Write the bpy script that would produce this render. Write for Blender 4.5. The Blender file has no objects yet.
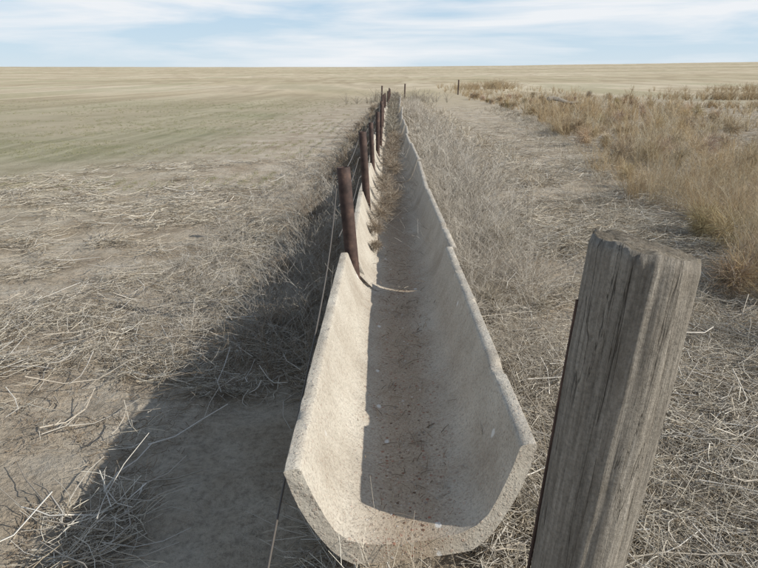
import bpy, math, random
import numpy as np
from mathutils import Vector
rng=np.random.default_rng(7); random.seed(7)
S=bpy.context.scene
S.view_settings.view_transform='Standard'; S.view_settings.look='None'; S.view_settings.exposure=0
CH=1.646
# ---------------------------------------------------------------- noise / terrain
def h2(ix,iy,s):
    v=np.sin(ix*127.1+iy*311.7+s*74.7)*43758.5453
    return v-np.floor(v)
def vn(x,y,s=0):
    x=np.asarray(x,float); y=np.asarray(y,float)
    ix=np.floor(x); iy=np.floor(y); fx=x-ix; fy=y-iy
    fx=fx*fx*(3-2*fx); fy=fy*fy*(3-2*fy)
    a=h2(ix,iy,s); b=h2(ix+1,iy,s); c=h2(ix,iy+1,s); d=h2(ix+1,iy+1,s)
    return (a*(1-fx)+b*fx)*(1-fy)+(c*(1-fx)+d*fx)*fy
def fbm(x,y,s=0,o=4):
    t=0;a=.5;f=1;n=0
    for i in range(o):
        t=t+a*vn(x*f,y*f,s+i*13); n+=a; a*=.5; f*=2.03
    return t/n
def ground(x,y):
    x=np.asarray(x,float); y=np.asarray(y,float)
    r=np.hypot(x,y)
    near=np.exp(-(r/30)**2)
    z=(fbm(x*.9,y*.9,1)-.5)*.12*near+(fbm(x*6,y*6,5,4)-.5)*.07*np.exp(-(r/12)**2)
    t=np.clip((r-50)/650,0,None)
    tt=np.minimum(t,1)
    z=z+15.0*tt**1.5
    z=z-np.clip(r-720,0,None)*.004
    z=z+(fbm(x*.004,y*.004,9,3)-.5)*2.0*np.clip((r-100)/500,0,1)
    return z
# ---------------------------------------------------------------- mesh helpers
def mesh_np(name,V,F,mat=None,col=None,smooth=False,k=4):
    me=bpy.data.meshes.new(name)
    V=np.asarray(V,np.float32).reshape(-1,3); F=np.asarray(F,np.int32).reshape(-1,k)
    me.vertices.add(len(V)); me.vertices.foreach_set('co',V.ravel())
    me.loops.add(F.size); me.loops.foreach_set('vertex_index',F.ravel())
    me.polygons.add(len(F)); me.polygons.foreach_set('loop_start',np.arange(0,F.size,k,dtype=np.int32))
    me.update(calc_edges=True)
    if smooth: me.polygons.foreach_set('use_smooth',np.ones(len(F),bool))
    if col is not None:
        a=me.color_attributes.new('Col','FLOAT_COLOR','POINT')
        c=np.ones((len(V),4),np.float32); c[:,:3]=col; a.data.foreach_set('color',c.ravel())
    if mat: me.materials.append(mat)
    ob=bpy.data.objects.new(name,me); S.collection.objects.link(ob); return ob
class Tubes:
    def __init__(s): s.V=[];s.F=[];s.C=[];s.n=0
    def add(s,P,rad,col,taper=.5):
        P=np.asarray(P,float); N,K,_=P.shape
        if N==0: return
        T=P[:,-1]-P[:,0]; T/= (np.linalg.norm(T,axis=1,keepdims=True)+1e-9)
        R=rng.normal(size=(N,3)); A=np.cross(T,R); A/=(np.linalg.norm(A,axis=1,keepdims=True)+1e-9)
        B=np.cross(T,A)
        rad=np.broadcast_to(np.asarray(rad,float),(N,))
        w=np.linspace(1,taper,K)[None,:]*rad[:,None]
        V=np.empty((N,K,3,3))
        for j in range(3):
            a=j*2*math.pi/3
            V[:,:,j]=P+w[...,None]*(math.cos(a)*A+math.sin(a)*B)[:,None,:]
        base=s.n+np.arange(N)[:,None,None]*(K*3)+np.arange(K-1)[None,:,None]*3
        j=np.arange(3)[None,None,:]; j2=(j+1)%3
        F=np.stack([base+j,base+j2,base+3+j2,base+3+j],-1)
        s.V.append(V.reshape(-1,3)); s.F.append(F.reshape(-1,4))
        s.C.append(np.repeat(np.broadcast_to(col,(N,3)),K*3,axis=0)); s.n+=N*K*3
    def build(s,name,mat):
        return mesh_np(name,np.concatenate(s.V),np.concatenate(s.F),mat,np.concatenate(s.C),True)
# ---------------------------------------------------------------- materials
def newmat(n):
    m=bpy.data.materials.new(n); m.use_nodes=True
    nt=m.node_tree; b=nt.nodes['Principled BSDF']; b.inputs['Specular IOR Level'].default_value=.15
    return m,nt,b
def N(nt,t,**k):
    n=nt.nodes.new(t)
    for a,v in k.items(): setattr(n,a,v)
    return n
def noise(nt,co,scale,detail=5,rough=.6,dist=0):
    n=N(nt,'ShaderNodeTexNoise'); n.inputs['Scale'].default_value=scale; n.inputs['Detail'].default_value=detail
    n.inputs['Roughness'].default_value=rough; n.inputs['Distortion'].default_value=dist
    nt.links.new(co,n.inputs['Vector']); return n.outputs['Fac']
def ramp(nt,f,stops):
    r=N(nt,'ShaderNodeValToRGB'); e=r.color_ramp.elements
    while len(e)<len(stops): e.new(.5)
    for i,(p,c) in enumerate(stops):
        e[i].position=p; e[i].color=(c,c,c,1) if isinstance(c,(int,float)) else (*c,1)
    nt.links.new(f,r.inputs[0]); return r.outputs[0]
def mix(nt,f,a,b,mode='MIX'):
    m=N(nt,'ShaderNodeMix',data_type='RGBA',blend_type=mode)
    if isinstance(f,(int,float)): m.inputs[0].default_value=f
    else: nt.links.new(f,m.inputs[0])
    for i,v in ((6,a),(7,b)):
        if isinstance(v,tuple): m.inputs[i].default_value=(*v,1)
        else: nt.links.new(v,m.inputs[i])
    return m.outputs[2]
def math_(nt,op,a,b=0,c=0):
    m=N(nt,'ShaderNodeMath',operation=op)
    for i,v in enumerate((a,b,c)):
        if isinstance(v,(int,float)): m.inputs[i].default_value=v
        else: nt.links.new(v,m.inputs[i])
    return m.outputs[0]
def bump(nt,b,h,strength,dist):
    n=N(nt,'ShaderNodeBump'); n.inputs['Strength'].default_value=strength; n.inputs['Distance'].default_value=dist
    nt.links.new(h,n.inputs['Height']); nt.links.new(n.outputs[0],b.inputs['Normal'])
def mapping(nt,co,scale,rot=(0,0,0)):
    m=N(nt,'ShaderNodeMapping'); m.inputs['Scale'].default_value=scale; m.inputs['Rotation'].default_value=rot
    nt.links.new(co,m.inputs[0]); return m.outputs[0]
m_stem,nt,b=newmat('dry_stem'); b.inputs['Roughness'].default_value=.75
at=N(nt,'ShaderNodeAttribute',attribute_name='Col'); nt.links.new(at.outputs['Color'],b.inputs['Base Color'])
# ground
m_g,nt,b=newmat('dry_soil'); b.inputs['Roughness'].default_value=.95; b.inputs['Specular IOR Level'].default_value=.05
co=N(nt,'ShaderNodeTexCoord').outputs['Object']
sx=N(nt,'ShaderNodeSeparateXYZ'); nt.links.new(co,sx.inputs[0]); X,Y=sx.outputs[0],sx.outputs[1]
n1=noise(nt,co,1.3,5,.65); n2=noise(nt,co,30,5,.8); n3=noise(nt,co,.22,3,.6)
soil=ramp(nt,n1,[(.3,(.31,.245,.175)),(.45,(.43,.355,.265)),(.6,(.54,.465,.365)),(.75,(.60,.525,.42))])
soil=mix(nt,1.0,soil,ramp(nt,n2,[(.25,.45),(.5,.98),(.75,1.25)]),'MULTIPLY')
f1=noise(nt,mapping(nt,co,(7,60,7),(0,0,.5)),1,2,.6,1.2); f2=noise(nt,mapping(nt,co,(60,7,7),(0,0,.3)),1,2,.6,1.2)
fib=math_(nt,'MAXIMUM',f1,f2)
fm=ramp(nt,fib,[(.57,0.0),(.64,1.0)])
lm=ramp(nt,noise(nt,co,.8,4,.7),[(.45,0.0),(.6,1.0)])
fm=math_(nt,'MULTIPLY',fm,math_(nt,'MULTIPLY',lm,.7))
soil=mix(nt,fm,soil,(.55,.50,.42))
rr=N(nt,'ShaderNodeVectorMath',operation='LENGTH'); nt.links.new(co,rr.inputs[0]); R=rr.outputs['Value']
strip2=noise(nt,mapping(nt,co,(.06,.0007,1),(0,0,-.03)),1,3,.55)
far=ramp(nt,strip2,[(.36,(.36,.31,.195)),(.44,(.54,.45,.31)),(.5,(.37,.295,.195)),(.56,(.60,.51,.365)),(.64,(.41,.365,.235))])
cross=noise(nt,mapping(nt,co,(.0012,.006,1)),1,2,.5)
far=mix(nt,.33,far,ramp(nt,cross,[(.38,(.36,.31,.195)),(.5,(.52,.43,.29)),(.6,(.64,.55,.41))]))
far=mix(nt,1.0,far,ramp(nt,noise(nt,co,.8,4,.8),[(.3,.8),(.6,1.08)]),'MULTIPLY')
farm=ramp(nt,math_(nt,'DIVIDE',math_(nt,'ADD',R,math_(nt,'MULTIPLY',n3,50)),140),[(.35,0.0),(.75,1.0)])
gm=math_(nt,'MULTIPLY',ramp(nt,math_(nt,'DIVIDE',math_(nt,'ADD',math_(nt,'ADD',Y,math_(nt,'MULTIPLY',n3,9)),math_(nt,'MULTIPLY',X,.10)),100),[(.08,0.0),(.20,1.0),(.6,1.0),(1,.0)]),
   ramp(nt,math_(nt,'DIVIDE',math_(nt,'SUBTRACT',math_(nt,'MULTIPLY',X,-1),math_(nt,'MULTIPLY',n3,5)),10),[(.05,0.0),(.4,1.0)]))
rows=noise(nt,mapping(nt,co,(2.2,.03,1),(0,0,.04)),1,4,.65)
gp=noise(nt,co,.10,4,.65)
green=mix(nt,ramp(nt,rows,[(.40,0.0),(.60,1.0)]),(.235,.23,.13),(.40,.37,.245))
green=mix(nt,ramp(nt,gp,[(.42,0.0),(.60,.85)]),green,(.47,.40,.285))
c=mix(nt,math_(nt,'MULTIPLY',gm,.9),soil,green)
c=mix(nt,farm,c,far)
nt.links.new(c,b.inputs['Base Color'])
hh=math_(nt,'ADD',math_(nt,'MULTIPLY',n2,.9),math_(nt,'MULTIPLY',noise(nt,co,6,4,.65),1.8))
bump(nt,b,hh,1.0,.04)
# concrete
m_c,nt,b=newmat('bunk_concrete'); b.inputs['Roughness'].default_value=.93
co=N(nt,'ShaderNodeTexCoord').outputs['Object']
sx=N(nt,'ShaderNodeSeparateXYZ'); nt.links.new(co,sx.inputs[0])
n1=noise(nt,co,2.6,6,.72); n2=noise(nt,co,100,4,.78)
base=ramp(nt,n1,[(.3,(.38,.33,.265)),(.5,(.48,.43,.355)),(.7,(.55,.505,.425))])
base=mix(nt,1.0,base,ramp(nt,n2,[(.28,.60),(.5,1.0),(.72,1.18)]),'MULTIPLY')
st=noise(nt,mapping(nt,co,(2,3.2,1.0)),1,5,.7); base=mix(nt,ramp(nt,st,[(.5,0.0),(.72,.45)]),base,(.29,.245,.19))
ax=math_(nt,'ABSOLUTE',math_(nt,'ADD',sx.outputs[0],math_(nt,'MULTIPLY',math_(nt,'SUBTRACT',noise(nt,co,5,4),.5),.16)))
flo=math_(nt,'MULTIPLY',ramp(nt,ax,[(.05,1.0),(.20,0.0)]),ramp(nt,sx.outputs[2],[(.34,1.0),(.42,0.0)]))
base=mix(nt,math_(nt,'MULTIPLY',flo,.88),base,ramp(nt,n2,[(.3,(.25,.185,.125)),(.7,(.50,.405,.30))]))
def pebbles(scale,keep,amt_floor,amt_wall):
    global base
    vo=N(nt,'ShaderNodeTexVoronoi'); vo.inputs['Scale'].default_value=scale; nt.links.new(co,vo.inputs['Vector'])
    peb=ramp(nt,vo.outputs['Distance'],[(.24,1.0),(.36,0.0)])
    sep=N(nt,'ShaderNodeSeparateColor'); nt.links.new(vo.outputs['Color'],sep.inputs[0])
    pc=ramp(nt,sep.outputs[0],[(.0,(.11,.075,.05)),(.3,(.33,.15,.10)),(.55,(.42,.33,.26)),(.8,(.18,.135,.10)),(1,(.68,.62,.55))])
    sel=ramp(nt,sep.outputs[1],[(keep,0.0),(keep+.04,1.0)])
    pm=math_(nt,'MULTIPLY',math_(nt,'MULTIPLY',peb,sel),math_(nt,'ADD',math_(nt,'MULTIPLY',flo,amt_floor),amt_wall))
    base=mix(nt,pm,base,pc); return math_(nt,'MULTIPLY',peb,sel)
p1=pebbles(115,.30,.60,.30); p2=pebbles(52,.58,.78,.18)
v2=N(nt,'ShaderNodeTexVoronoi'); v2.inputs['Scale'].default_value=4.5; nt.links.new(mapping(nt,co,(1.6,1,.8)),v2.inputs['Vector'])
wh=ramp(nt,math_(nt,'ADD',v2.outputs['Distance'],math_(nt,'MULTIPLY',n2,.14)),[(.125,1.0),(.15,0.0)])
base=mix(nt,math_(nt,'MULTIPLY',wh,.65),base,(.76,.75,.72))
nt.links.new(base,b.inputs['Base Color'])
bump(nt,b,math_(nt,'ADD',n2,math_(nt,'ADD',math_(nt,'MULTIPLY',p1,.35),math_(nt,'MULTIPLY',p2,.5))),.8,.005)
# rusty pipe
m_p,nt,b=newmat('rusty_pipe'); b.inputs['Roughness'].default_value=.7; b.inputs['Specular IOR Level'].default_value=.25
co=N(nt,'ShaderNodeTexCoord').outputs['Object']
nt.links.new(ramp(nt,noise(nt,co,14,6,.7),[(.3,(.032,.021,.018)),(.55,(.080,.050,.040)),(.75,(.16,.10,.072))]),b.inputs['Base Color'])
bump(nt,b,noise(nt,co,120,4),.4,.003)
m_wire,nt,b=newmat('wire_steel'); b.inputs['Base Color'].default_value=(.13,.115,.10,1); b.inputs['Roughness'].default_value=.6; b.inputs['Metallic'].default_value=.2
# weathered wood
m_w,nt,b=newmat('weathered_wood'); b.inputs['Roughness'].default_value=.9
co=N(nt,'ShaderNodeTexCoord').outputs['Object']
g1=noise(nt,mapping(nt,co,(150,150,6)),1,6,.75,.5); g2=noise(nt,mapping(nt,co,(26,26,3)),1,6,.7,.8); g3=noise(nt,co,9,6,.7); g4=noise(nt,co,170,4,.7)
wc=ramp(nt,g1,[(.28,(.155,.132,.107)),(.45,(.26,.232,.193)),(.62,(.34,.307,.26)),(.8,(.42,.385,.33))])
wc=mix(nt,1.0,wc,ramp(nt,g2,[(.3,.66),(.5,1.0),(.7,1.12)]),'MULTIPLY')
wc=mix(nt,1.0,wc,ramp(nt,g4,[(.3,.72),(.6,1.1)]),'MULTIPLY')
wc=mix(nt,ramp(nt,g3,[(.5,0.0),(.66,.5)]),wc,(.19,.165,.132))
crk=noise(nt,mapping(nt,co,(34,34,1.6)),1,4,.6,1.0)
ck=ramp(nt,math_(nt,'ABSOLUTE',math_(nt,'SUBTRACT',crk,.60)),[(.001,1.0),(.006,0.0)])
wc=mix(nt,math_(nt,'MULTIPLY',ck,.7),wc,(.06,.048,.036))
nt.links.new(wc,b.inputs['Base Color'])
bump(nt,b,math_(nt,'SUBTRACT',math_(nt,'ADD',math_(nt,'ADD',g1,g2),math_(nt,'MULTIPLY',g4,.5)),math_(nt,'MULTIPLY',ck,.8)),.9,.006)
m_we,nt,b=newmat('post_end_grain'); b.inputs['Roughness'].default_value=.95
co=N(nt,'ShaderNodeTexCoord').outputs['Object']
e1=noise(nt,co,80,6,.8); e2=noise(nt,co,18,6,.7)
ec=mix(nt,1.0,ramp(nt,e1,[(.3,(.10,.08,.06)),(.5,(.26,.22,.165)),(.72,(.46,.405,.33))]),ramp(nt,e2,[(.35,.5),(.6,1.1)]),'MULTIPLY')
nt.links.new(ec,b.inputs['Base Color']); bump(nt,b,math_(nt,'ADD',e1,e2),1.0,.012)
# ---------------------------------------------------------------- ground
n=720; u=np.linspace(-1,1,n); bb=7.4; gx=1.6*np.sinh(u*bb); gy=3.0+1.6*np.sinh(u*bb)
GX,GY=np.meshgrid(gx,gy); GZ=ground(GX,GY)
V=np.stack([GX,GY,GZ],-1).reshape(-1,3)
i=np.arange(n-1); I,J=np.meshgrid(i,i); a=J*n+I
F=np.stack([a,a+1,a+n+1,a+n],-1).reshape(-1,4)
mesh_np('ground',V,F,m_g,None,True)
# ---------------------------------------------------------------- feed bunk
def empty(name):
    e=bpy.data.objects.new(name,None); S.collection.objects.link(e); return e
inner=[(.312,.595),(.308,.578),(.293,.53),(.273,.475),(.251,.42),(.226,.37),(.192,.335),(.15,.315),(.10,.304),(.05,.299),(0,.298)]
outer=[(0,.235),(.10,.236),(.175,.242),(.21,.265),(.242,.302),(.272,.352),(.30,.405),(.326,.465),(.344,.52),(.356,.57),(.3605,.596),(.357,.603),(.337,.605),(.318,.603)]
prof=[(x,z) for x,z in inner]+[(-x,z) for x,z in inner[-2::-1]]
prof=prof+[(-x,z) for x,z in outer[::-1]]+outer[1:]
prof=np.array(prof); M=len(prof)
def cx(y): return .08+.00029*y*y
bunk=empty('concrete_feed_bunk')
def section(k,y0,L,dx,dz,roll,yaw,skew0=0,notch0=True,notch1=True,wide0=0):
    K=90; ys=np.linspace(0,1,K)
    P=np.zeros((K,M,3))
    px,pz=prof[:,0],prof[:,1]
    lw=np.clip((-px-.20)/.06,0,1)*np.clip((pz-.37)/.06,0,1)
    lw=lw*lw*(3-2*lw)
    s0=.055*lw if notch0 else 0*lw; s1=L-(.055*lw if notch1 else 0*lw)
    s0=s0+skew0*px/.36
    for i,t in enumerate(ys):
        P[i,:,0]=px*(1+wide0*(1-t)*(px>0)); P[i,:,2]=pz; P[i,:,1]=s0+(s1-s0)*t
        if i in(0,K-1): P[i,:,2]-=np.where(pz>.58,.004,0)
    q=P.reshape(-1,3)
    hx=q[:,0]*1+q[:,2]*2.1
    rimw=np.clip((q[:,2]-.5)/.1,0,1)
    q[:,2]+=(fbm(q[:,1]*1.3+k*9,np.sign(q[:,0]),k,3)-.5)*.014*rimw
    q[:,2]+=(fbm(hx*30+k*9,q[:,1]*30,k,3)-.5)*(.0015+.006*rimw); q[:,0]+=(fbm(q[:,1]*28+k*3,hx*20,k+40,3)-.5)*.0022
    endw=np.minimum(q[:,1],L-q[:,1]); endw=np.exp(-(np.clip(endw,0,None)/.03))
    q[:,1]+=endw*(fbm(hx*25,q[:,0]*25+k,k+80,4)-.5)*.012
    chip=np.clip(fbm(q[:,1]*7+k*7,np.sign(q[:,0])*3.3+0*hx,k+7,3)-.66,0,1)*rimw
    q[:,2]-=chip*.14
    i=np.arange(K-1)[:,None]; j=np.arange(M)[None,:]
    F=np.stack([i*M+j,(i+1)*M+j,(i+1)*M+(j+1)%M,i*M+(j+1)%M],-1).reshape(-1,4)
    me=bpy.data.meshes.new('section')
    faces=[tuple(f) for f in F.tolist()]
    ni=2*len(inner)-1
    inn=list(range(0,ni)); out=[j for j in range(ni,M)][::-1]
    def cap(off,flip):
        a,b=0,0; fs=[]
        while a<len(inn)-1 or b<len(out)-1:
            ta=(a+1)/(len(inn)-1) if a<len(inn)-1 else 9; tb=(b+1)/(len(out)-1) if b<len(out)-1 else 9
            if ta<=tb: t=(inn[a]+off,out[b]+off,inn[a+1]+off); a+=1
            else: t=(inn[a]+off,out[b]+off,out[b+1]+off); b+=1
            fs.append(t[::-1] if flip else t)
        return fs
    faces+=cap(0,False)+cap((K-1)*M,True)
    me.from_pydata(q.tolist(),[],faces); me.materials.append(m_c)
    me.polygons.foreach_set('use_smooth',np.ones(len(faces),bool)); me.update()
    try: me.set_sharp_from_angle(angle=math.radians(50))
    except Exception: pass
    ob=bpy.data.objects.new('bunk_section_%d'%k,me); S.collection.objects.link(ob); ob.parent=bunk
    ob.location=(cx(y0+L/2)+dx,y0,dz)
    sl=math.atan(2*.00029*(y0+L/2))
    ob.rotation_euler=(0,roll,-sl+yaw)
    for fy in (.3,L-.42):
        V=[];w0,w1=.26,.17
        for yy in (fy,fy+.12):
            V+=[(-w0,yy,-.08),(w0,yy,-.08),(w1,yy,.242),(-w1,yy,.242)]
        F=[(0,1,2,3),(7,6,5,4),(0,4,5,1),(1,5,6,2),(2,6,7,3),(3,7,4,0)]
        m2=bpy.data.meshes.new('foot'); m2.from_pydata(V,[],F); m2.materials.append(m_c)
        f=bpy.data.objects.new('foot_%d'%k,m2); S.collection.objects.link(f); f.parent=ob
        md=f.modifiers.new('b','BEVEL'); md.width=.012; md.segments=2
PITCH=2.44
joints=[]
y=1.62
offs=[(0,.004,-.026,0.0),(.034,-.014,-.030,.010),(-.004,-.034,-.016,-.012),(.034,-.022,-.036,.008),(-.014,-.04,-.01,.01)]
for k in range(20):
    if k<5: dx,dz,ro,ya=offs[k]
    else: dx,dz,ro,ya=random.uniform(-.04,.04),random.uniform(-.05,.0),random.uniform(-.04,.02),random.uniform(-.014,.014)
    section(k,y,2.40,dx,dz,ro,ya,skew0=.05 if k==0 else 0,notch0=k>0,wide0=.055 if k==0 else 0)
    y+=PITCH; joints.append(y-.02)
# ---------------------------------------------------------------- pipes
def pipe(base,top,r,name='steel_pipe_post'):
    base=Vector(base); top=Vector(top); ax=(top-base); L=ax.length
    nseg=28; rings=[(r,0),(r,L*.3),(r,L*.7),(r,L-.004),(r-.003,L),(r-.009,L),(r-.010,L-.004),(r-.010,L-.25)]
    V=[];F=[]
    for rr,z in rings:
        for s in range(nseg):
            a=2*math.pi*s/nseg; V.append((rr*math.cos(a),rr*math.sin(a),z))
    for i in range(len(rings)-1):
        for s in range(nseg):
            t=(s+1)%nseg; F.append((i*nseg+s,i*nseg+t,(i+1)*nseg+t,(i+1)*nseg+s))
    F.append(tuple(range((len(rings)-1)*nseg,len(rings)*nseg)))
    me=bpy.data.meshes.new(name); me.from_pydata(V,[],F); me.materials.append(m_p)
    for p in me.polygons: p.use_smooth=True
    ob=bpy.data.objects.new(name,me); S.collection.objects.link(ob)
    ob.location=base; ob.rotation_mode='QUATERNION'; ob.rotation_quaternion=ax.to_track_quat('Z','Y')
    return ob
tops=[]
for i,yj in enumerate(joints[:17]):
    bx=cx(yj)-.268
    h=[1.12,1.16,1.08,1.12][i%4]+ (random.uniform(-.07,.05) if i>1 else 0)
    lean=[-.085,-.05,-.035,.02,.06][i] if i<5 else random.uniform(-.08,.06)
    r=[.043,.038,.032,.034][i%4] if i<4 else .034
    t=(bx+lean,yj+random.uniform(-.06,.06),h)
    pipe((bx+.01,yj,-.15),t,r); tops.append(Vector(t))
def curve_obj(name,pts_list,r,mat):
    cu=bpy.data.curves.new(name,'CURVE'); cu.dimensions='3D'; cu.bevel_depth=r; cu.bevel_resolution=2
    for pts in pts_list:
        sp=cu.splines.new('POLY'); sp.points.add(len(pts)-1)
        for i,p in enumerate(pts): sp.points[i].co=(*p,1)
    cu.materials.append(mat)
    ob=bpy.data.objects.new(name,cu); S.collection.objects.link(ob); return ob
runs=[]
for hgt,sag,b0 in ((-.12,.10,Vector((-.315,.95,.32))),):
    a0=tops[0]+Vector((-.045,0,hgt)); pts=[]
    for i in range(25):
        t=i/24; p=a0.lerp(b0,t); p.z-=sag*math.sin(math.pi*t); p.x+=.012*math.sin(2*math.pi*t); pts.append(tuple(p))
    runs.append(pts)
for hgt in (-.08,-.26,-.46):
    for i in range(len(tops)-1):
        a=tops[i]+Vector((-.042,0,hgt)); b_=tops[i+1]+Vector((-.042,0,hgt))
        runs.append([tuple(a.lerp(b_,t/8)-Vector((0,0,.05*math.sin(math.pi*t/8)))) for t in range(9)])
curve_obj('fence_cable',runs,.0038,m_wire)
# ---------------------------------------------------------------- wooden post
def wood_post():
    par=empty('wooden_fence_post')
    base=Vector((.177,.815,-.3)); top=Vector((.332,.80,1.442)); ax=top-base; L=ax.length
    K=120;ns=120; V=[];F=[]
    for i in range(K):
        z=L*i/(K-1)
        for s in range(ns):
            a=2*math.pi*s/ns
            r=(.0575+.0105*min(1,z/L))+.002*math.sin(2*a+.6)+.0012*math.sin(3*a+1)+.002*math.sin(z*5)
            ca,sa=math.cos(a),math.sin(a)
            r+=float(fbm(ca*5+3,sa*5+z*1.5,3,3)-.5)*.006+float(fbm(ca*22+3+sa*9,z*9,13,2)-.5)*.002
            for a0,w,d in ((4.9,.016,.004),(3.9,.02,.003),(1.2,.03,.01),(5.9,.02,.004)):
                aa=a0+.10*math.sin(z*3.1+a0*5)+.03*math.sin(z*17); dd=abs((a-aa+math.pi)%(2*math.pi)-math.pi)
                r-=d*math.exp(-(dd/w)**2)*min(1,max(0,.2+.8*math.sin(z*3.3+a0)))
            dz=0
            if i==K-1: r-=.003
            if i>=K-3: dz=(float(fbm(ca*3+4,sa*3,23,3))-.5)*.010-.05*r*ca+.13*r*sa
            V.append((r*ca,r*sa,z+dz))
    for i in range(K-1):
        for s in range(ns):
            t=(s+1)%ns; F.append((i*ns+s,i*ns+t,(i+1)*ns+t,(i+1)*ns+s))
    nside=len(F); prev=(K-1)*ns; z0=[V[prev+s] for s in range(ns)]
    for j in range(1,17):
        f=1-j/16.6; st=len(V)
        for s in range(ns):
            vx,vy,vz=z0[s]; x_,y_=vx*f,vy*f
            plane=L-.05*x_+.13*y_; res=vz-(L-.05*vx+.13*vy)
            V.append((x_,y_,plane+res*f**2+float(fbm(x_*55+9,y_*55,6,3)-.5)*.008*min(1,j/3)))
        for s in range(ns):
            t=(s+1)%ns; F.append((prev+s,prev+t,st+t,st+s))
        prev=st
    F.append(tuple(range(prev,prev+ns)))
    me=bpy.data.meshes.new('post_shaft'); me.from_pydata(V,[],F); me.materials.append(m_w); me.materials.append(m_we)
    for i,p in enumerate(me.polygons):
        p.use_smooth=True
        if i>=nside: p.material_index=1
    ob=bpy.data.objects.new('post_shaft',me); S.collection.objects.link(ob); ob.parent=par
    ob.location=base; ob.rotation_mode='QUATERNION'; ob.rotation_quaternion=ax.to_track_quat('Z','Y')
    d=ax.normalized(); pts=[]
    for i in range(9):
        z=1.05+.62*i/8; rr=.0575+.0105*z/L
        pts.append(tuple(base+d*z+Vector((-1,0,0))*(rr+.0005)+Vector((0,.012,0))))
    w=curve_obj('post_strap',[pts],.0028,m_p); w.parent=par
wood_post()
# ---------------------------------------------------------------- vegetation
STRAW=np.array([[.55,.49,.39],[.47,.41,.32],[.64,.59,.49],[.36,.30,.22],[.53,.48,.40],[.25,.20,.14]])*1.04
GRAY=np.array([[.52,.475,.41],[.43,.385,.32],[.63,.585,.51],[.31,.27,.22],[.47,.415,.34]])
BROWN=np.array([[.26,.205,.15],[.36,.30,.235],[.19,.145,.10],[.44,.38,.30],[.32,.245,.17]])
GOLD=np.array([[.50,.375,.215],[.42,.30,.165],[.59,.475,.31],[.30,.21,.12],[.55,.455,.31],[.37,.265,.15]])
def pick(pal,n):
    return pal[rng.integers(0,len(pal),n)]*rng.uniform(.8,1.15,(n,1))
def lay(T,x,y,Lmin,Lmax,rmin,rmax,pal,pile=.03,curl=.5,azc=None):
    n=len(x)
    if n==0:return
    L=rng.uniform(0,1,n)**2*(Lmax-Lmin)+Lmin; az=rng.uniform(0,2*np.pi,n); K=4
    pref=fbm(x*.9,y*.9,61,3)*11
    az=np.where(rng.uniform(0,1,n)<.28,pref+rng.normal(0,.6,n),az)
    P=np.zeros((n,K,3)); cx_,cy_=x.copy(),y.copy(); lift=rng.uniform(0,1,n)**2*pile; tilt=rng.normal(0,.18,n)
    dz=rng.normal(0,.01,(n,K))
    c=rng.normal(0,curl,n); kink=rng.normal(0,.25,(n,K))
    for k in range(K):
        P[:,k,0]=cx_;P[:,k,1]=cy_
        s=(k/(K-1)-.5)
        P[:,k,2]=ground(cx_,cy_)+.004+lift+np.abs(tilt*L*s)+np.abs(dz[:,k])*.6
        cx_=cx_+np.cos(az)*L/(K-1); cy_=cy_+np.sin(az)*L/(K-1); az=az+c/(K-1)+kink[:,k]
    bad=(np.abs(P[:,:,0].mean(1)-cx(P[:,:,1].mean(1)))<.24)&(P[:,:,1].mean(1)>1.6)
    P=P[~bad]; rad=rng.uniform(rmin,rmax,n)[~bad]
    T.add(P,rad,pick(pal,len(P)),.6)
T=Tubes()
def mask(x,y): return .55*fbm(x*.75+5,y*.75,21,3)+.45*fbm(x*2.6+1,y*2.6,22,3)
def scatter(n,y0,y1,spread,thr,bias,**k):
    y=np.exp(rng.uniform(np.log(y0),np.log(y1),n)); x=rng.uniform(-1,1,n)*(y*spread+.6)
    m=mask(x,y)+bias(x,y)+rng.normal(0,.018,n)
    g=m>thr; x,y=x[g],y[g]
    lay(T,x,y,k.get('L0',.04),k.get('L1',.4),k.get('r0',.0012),k.get('r1',.003),k.get('pal',STRAW),k.get('pile',.04),k.get('curl',.5))
def b_left(x,y):
    d=x-cx(y)
    near=np.exp(-((d+.9)/.7)**2)*.12*(y>3.1)
    shade=-.30*((d<-.3)&(d>-1.0)&(y<3.0))
    right=np.where(d>.3,.10,0)+np.where((d>.3)&(y<3.4),.12,0)
    return near+shade+right-.25*np.clip((y-10)/8,0,1)*(x<0)-.04*np.clip((-d-2)/3,0,1)
scatter(90000,1.0,7,.66,.52,b_left,L1=.34,r0=.0009,r1=.0025,pile=.08)
scatter(40000,1.0,9,.66,.545,b_left,L1=.25,r0=.0008,r1=.0017,pal=GRAY,pile=.11)
scatter(38000,1.0,12,.66,.40,b_left,L0=.02,L1=.10,r0=.0008,r1=.0024,pal=BROWN,pile=.01)
scatter(4500,1.0,9,.66,.49,b_left,L0=.15,L1=.6,r0=.0025,r1=.0050,pal=GRAY,pile=.10,curl=.3)
scatter(60000,6,28,.66,.525,b_left,L0=.08,L1=.5,r0=.002,r1=.004,pile=.07)
scatter(16000,9,40,.66,.55,b_left,L0=.1,L1=.6,r0=.004,r1=.007,pile=.06,pal=GRAY)
T.build('straw_litter',m_stem)

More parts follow.
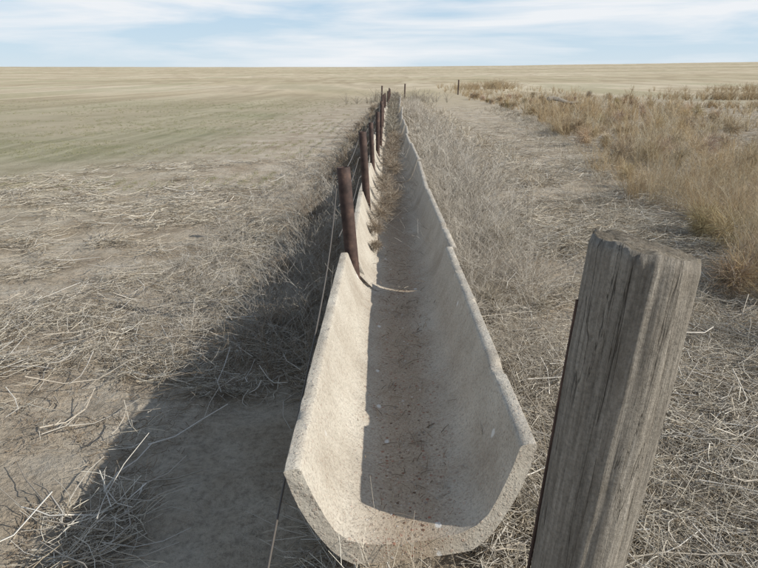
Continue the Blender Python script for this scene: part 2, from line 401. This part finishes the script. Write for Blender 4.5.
def weeds(T,x,y,H,nst,rad,pal,spread=.5,twigs=5,z=None):
    x=np.repeat(x,nst); y=np.repeat(y,nst); H=np.repeat(H,nst)*rng.uniform(.45,1.1,len(x)); rad_=np.repeat(rad,nst)
    zz=ground(x,y) if z is None else np.repeat(z,nst)
    n=len(x); az=rng.uniform(0,2*np.pi,n); sp=np.abs(rng.normal(0,spread,n)); K=4
    P=np.zeros((n,K,3)); bx=x+rng.normal(0,.03,n); by=y+rng.normal(0,.03,n)
    for k in range(K):
        t=k/(K-1); out=sp*H*(t+.35*t*t)
        P[:,k,0]=bx+np.cos(az)*out+rng.normal(0,.012,n)*t; P[:,k,1]=by+np.sin(az)*out+rng.normal(0,.012,n)*t
        P[:,k,2]=zz-.01+H*t*(1-.15*t*np.minimum(sp,1.5))
    col=pick(pal,n); T.add(P,rad_,col,.45)
    for j in range(twigs):
        t=rng.uniform(.2,.95,n); i0=np.minimum((t*(K-1)).astype(int),K-2); f=t*(K-1)-i0
        A=P[np.arange(n),i0]*(1-f)[:,None]+P[np.arange(n),i0+1]*f[:,None]
        a2=rng.uniform(0,2*np.pi,n); l=H*rng.uniform(.10,.32,n)
        D=np.stack([np.cos(a2)*.7,np.sin(a2)*.7,rng.uniform(.1,1.0,n)],-1)*l[:,None]
        Q=np.stack([A,A+D*.5+rng.normal(0,.006,(n,3)),A+D],1)
        T.add(Q,rad_*.65,col*rng.uniform(.85,1.15,(n,1)),.5)
def tumble(T,c,r,n,rad,pal,flat=1):
    c=np.array(c)
    d=rng.normal(size=(n,3)); d/=np.linalg.norm(d,axis=1,keepdims=True)
    s=rng.uniform(.0,.5,(n,1)); e=rng.uniform(.6,1.05,(n,1))
    w=rng.normal(0,.45,(n,3)); fl=np.array([1,1,flat])
    A=c+d*s*r*fl; B=c+(d+w*.5)*r*(s+e)/2*fl; C=c+(d+w)*r*e/np.maximum(1,np.linalg.norm(d+w,axis=1,keepdims=True)*.9)*fl
    T.add(np.stack([A,B,C],1),np.full(n,rad),pick(pal,n),.5)
T=Tubes()
def side(n,y0,y1,d0,d1,h0,h1,nst,rad,pal,tw=5,sp=.5):
    y=np.exp(rng.uniform(np.log(y0),np.log(y1),n)); d=rng.uniform(d0,d1,n); x=cx(y)+d
    weeds(T,x,y,rng.uniform(h0,h1,n),nst,np.full(n,rad)*np.clip(y/6,.8,3),pal,sp,tw)
side(170,2.0,7,.42,1.0,.12,.32,10,.0014,GRAY,5,.8)
side(200,4.5,14,.42,1.2,.25,.60,13,.0017,GRAY,6,.7)
side(280,7,48,.45,1.6,.3,.65,11,.0021,GRAY,5,.6)
side(170,10,48,1.0,2.6,.15,.4,9,.0022,STRAW,3,.8)
side(120,3.2,8,-1.05,-.42,.15,.38,12,.0015,BROWN,5,.9)
side(150,3.4,9,-1.0,-.42,.20,.50,10,.0015,GRAY,6,.7)
side(190,3.6,14,-2.0,-.95,.10,.32,10,.0015,GRAY,5,.9)
side(220,6,46,-1.2,-.42,.2,.5,11,.0019,BROWN,5,.7)
side(60,1.25,2.2,.45,1.1,.10,.25,9,.0012,STRAW,5,.8)
for i in range(90):
    yy=math.exp(rng.uniform(math.log(3.8),math.log(40))); sgn=-1 if i%2 else 1
    d=rng.uniform(.48,.72)*sgn if i%3 else rng.uniform(.6,1.1)*sgn; r=rng.uniform(.15,.30)
    if yy<4.8: r*=.65
    tumble(T,(cx(yy)+d,yy,float(ground(cx(yy)+d,yy))+r*.75),r,280,.0014*max(1,yy/6),(BROWN*1.15 if i%4==1 else GRAY if i%3 else STRAW*.85),.8)
T.build('grey_dead_weeds',m_stem)
T=Tubes()
xs=np.array([.52,.58,.62,.47,.55,.66,.72]); ys=np.array([1.50,1.75,2.0,1.42,1.62,1.6,1.9])
weeds(T,xs,ys,np.array([.72,.72,.5,.6,.62,.5,.45]),3,np.full(7,.0018),STRAW*1.15,.2,8)
xs=rng.uniform(.5,1.5,60); ys=rng.uniform(1.0,2.6,60)
weeds(T,xs,ys,rng.uniform(.1,.3,60),7,np.full(60,.0016),STRAW,1.2,4)
xs=rng.uniform(-.1,.45,16); ys=rng.uniform(1.38,1.54,16)
weeds(T,xs,ys,rng.uniform(.28,.46,16),4,np.full(16,.0015),STRAW*1.1,.4,6)
T.build('pale_weed_stalks',m_stem)
T=Tubes()
for yy,dx,r in ((5.0,-.17,.07),(5.5,-.18,.11),(6.0,-.14,.15),(6.4,-.10,.18),(6.9,-.02,.17),(7.4,-.1,.18),(8.1,-.12,.16),(9.0,0,.21),(9.8,-.06,.2),(10.8,-.02,.22),(12,.0,.23),(13.4,.05,.24),(15,0,.25),(17,0,.26),(19,.0,.27),(21.5,.0,.28),(24,.0,.29),(27,0,.3),(30,0,.3),(34,0,.32),(38,0,.33),(42,0,.35),(46,0,.36)):
    tumble(T,(cx(yy)+dx,yy,.33+r*.7),r,330,.0013*max(1,yy/6.5),BROWN if yy<14 else STRAW*.7,.85)
T.build('tumbleweed_debris',m_stem)
T=Tubes(); nn=700
y=rng.uniform(1.7,9,nn); x=cx(y)+rng.normal(0,.08,nn); az=rng.normal(1.57,.9,nn); L=rng.uniform(.01,.08,nn)
prz=.309+.9*np.clip(np.abs(x-cx(y))-.06,0,1)**2*4
P=np.stack([np.stack([x,y,prz],-1),np.stack([x+np.cos(az)*L/2,y+np.sin(az)*L/2,prz+.006],-1),np.stack([x+np.cos(az)*L,y+np.sin(az)*L,prz+.003],-1)],1)
T.add(P,rng.uniform(.0008,.0022,nn),pick(BROWN,nn),.6); T.build('twig_litter',m_stem)

def bound(y): return np.interp(y,[2,5,8,12,20,28,45,70,120],[2.3,2.6,3.35,4.2,5.5,6.5,7.1,7.4,7.5])
T=Tubes()
def gband(n,y0,y1,width,h0,h1,nst,rad,tw,thr,seed):
    y=np.exp(rng.uniform(np.log(y0),np.log(y1),n)); w=width*rng.uniform(0,1,n)**1.1; x=bound(y)+w+(fbm(y*.5,y*0,71,2)-.5)*1.6
    m=fbm(x*.8,y*.8,seed,3)+rng.normal(0,.02,n)-.10*(w/width)
    g=m>thr; x,y,w=x[g],y[g],w[g]; m=m[g]
    n=len(x); hs=rng.uniform(h0,h1,n)*(.35+1.2*np.clip(m-thr,0,.2)/.2)
    tint=(fbm(x*.6,y*.6,seed+5,2)>.5)
    for sel,pal in ((tint,GOLD),(~tint,GOLD*np.array([.95,1.03,1.15])*1.08)):
        if sel.sum(): weeds(T,x[sel],y[sel],hs[sel],nst,np.full(sel.sum(),rad)*np.clip(y[sel]/8,.8,5),pal,.36,tw)
gband(900,3.6,12,3.6,.28,.60,16,.0013,4,.47,31)
gband(1900,9,34,7.5,.32,.68,13,.0016,3,.48,32)
gband(1100,28,110,14,.4,.75,10,.0018,2,.48,33)
for i in range(200):
    yy=math.exp(rng.uniform(math.log(4.5),math.log(60))); w=rng.uniform(0,1)**1.3*(2.5+yy*.18)
    xx=float(bound(yy))+w; r=rng.uniform(.16,.38)*(1 if yy>8 else .75)
    pal=GOLD*rng.uniform(.7,1.2)*np.array([1,rng.uniform(.95,1.06),rng.uniform(.9,1.25)])
    c=(xx,yy,float(ground(xx,yy))+r*.85)
    tumble(T,c,r,int(330 if yy<20 else 200),.0014*max(1,yy/8),pal,1.05)
y=np.exp(rng.uniform(np.log(4),np.log(40),700)); x=bound(y)-.1-np.abs(rng.normal(0,.6,700))
weeds(T,x,y,rng.uniform(.06,.25,700),10,np.full(700,.0014)*np.clip(y/8,.8,4),STRAW,.9,2)
T.build('golden_dry_grass',m_stem)
for (px,py,w,d,h,nn) in ((26,52,5,3,.9,120),(46,75,12,5,1.0,220),(16,95,3,2,1.6,70),(21,38,4,2,.5,80),(11.5,92,2.2,2,1.2,40)):
    T=Tubes(); x=px+rng.normal(0,w/2,nn); y=py+rng.normal(0,d/2,nn)
    weeds(T,x,y,rng.uniform(.5,1,nn)*h,12,np.full(nn,.010),GOLD*.9,.5,3); T.build('weed_patch',m_stem)
T=Tubes(); x=cx(50)+rng.normal(0,1.6,60); y=rng.uniform(47,54,60)
weeds(T,x,y,rng.uniform(.4,1.1,60),12,np.full(60,.008),STRAW*.6,.5,3); T.build('brush_clump',m_stem)
T=Tubes(); nn=7500
y=np.exp(rng.uniform(np.log(10),np.log(60),nn)); x=-1.6-rng.uniform(0,1,nn)*y*.62
g=fbm(x*.3,y*.3,44,3)>.42; x,y=x[g],y[g]; x=np.round(x/.3)*.3+rng.normal(0,.03,len(x))
weeds(T,x,y,rng.uniform(.03,.08,len(x)),5,np.full(len(x),.0022)*np.clip(y/12,1,3),np.array([[.22,.23,.11],[.32,.31,.17],[.40,.36,.22]]),.8,0)
T.build('wheat_stubble',m_stem)
V=[];F=[];ns=12
for i in range(9):
    t=i/8
    for s in range(ns):
        a=2*math.pi*s/ns; r=(.11-.05*t)*(1+.15*math.sin(3*a+i))
        V.append((-1.0+2.0*t,.05*math.sin(i*1.3)+r*math.cos(a),r*math.sin(a)+.05*math.sin(i)))
for i in range(8):
    for s in range(ns):
        t=(s+1)%ns; F.append((i*ns+s,i*ns+t,(i+1)*ns+t,(i+1)*ns+s))
F+=[tuple(range(ns)),tuple(range(8*ns,9*ns))]
me=bpy.data.meshes.new('fallen_branch'); me.from_pydata(V,[],F); me.materials.append(m_w)
ob=bpy.data.objects.new('fallen_branch',me); S.collection.objects.link(ob); ob.location=(9.2,34,float(ground(9.2,34))+.55); ob.rotation_euler=(0,.14,.2)
for (fx,fy,fh,fr) in ((7.6,70,1.5,.07),(1.6,56,1.3,.06),(-.3,52,1.2,.06)):
    pipe((fx,fy,float(ground(fx,fy))-.1),(fx+.05,fy,float(ground(fx,fy))+fh),fr,'fence_post')
# ---------------------------------------------------------------- light
EL,AZ=math.radians(30),math.radians(105)
sd=Vector((math.sin(AZ)*math.cos(EL),math.cos(AZ)*math.cos(EL),math.sin(EL)))
l=bpy.data.lights.new('sun','SUN'); l.energy=5.0; l.angle=math.radians(.6); l.color=(1,.96,.88)
lo=bpy.data.objects.new('sun',l); S.collection.objects.link(lo); lo.rotation_euler=(-sd).to_track_quat('-Z','Y').to_euler()
W=bpy.data.worlds.new('World'); S.world=W; W.use_nodes=True; nt=W.node_tree
bg=nt.nodes['Background']; bg.inputs['Strength'].default_value=.125
sk=N(nt,'ShaderNodeTexSky',sky_type='NISHITA'); sk.sun_disc=False; sk.sun_elevation=EL; sk.sun_rotation=AZ; sk.air_density=1.0; sk.dust_density=.6; sk.ozone_density=1.5
tc=N(nt,'ShaderNodeTexCoord').outputs['Generated']
sz=N(nt,'ShaderNodeSeparateXYZ'); nt.links.new(tc,sz.inputs[0])
low=ramp(nt,sz.outputs[2],[(0.0,.95),(.14,.8),(.4,.15)])
hazeblue=ramp(nt,sz.outputs[2],[(0.0,(.76,.87,.95)),(.04,(.65,.81,.95)),(.15,(.48,.69,.92))])
hb=N(nt,'ShaderNodeVectorMath',operation='SCALE'); nt.links.new(hazeblue,hb.inputs[0]); hb.inputs['Scale'].default_value=7.3
skc=mix(nt,low,sk.outputs[0],hb.outputs[0])
cl=noise(nt,mapping(nt,tc,(1.5,1.5,13),(0,.03,.3)),1.6,6,.54,.35)
cm=math_(nt,'MULTIPLY',ramp(nt,cl,[(.42,0.0),(.61,.95)]),ramp(nt,sz.outputs[2],[(.15,1.0),(.5,.35)]))
nt.links.new(mix(nt,cm,skc,(7.0,7.2,7.45)),bg.inputs['Color'])
# ---------------------------------------------------------------- camera
cam=bpy.data.cameras.new('camera'); cam.lens=36*640/758; cam.sensor_width=36; cam.clip_start=.05; cam.clip_end=6000
co_=bpy.data.objects.new('camera',cam); S.collection.objects.link(co_); co_.location=(0,0,CH)
co_.rotation_euler=(math.radians(72.3),math.radians(.35),math.radians(.54)); S.camera=co_
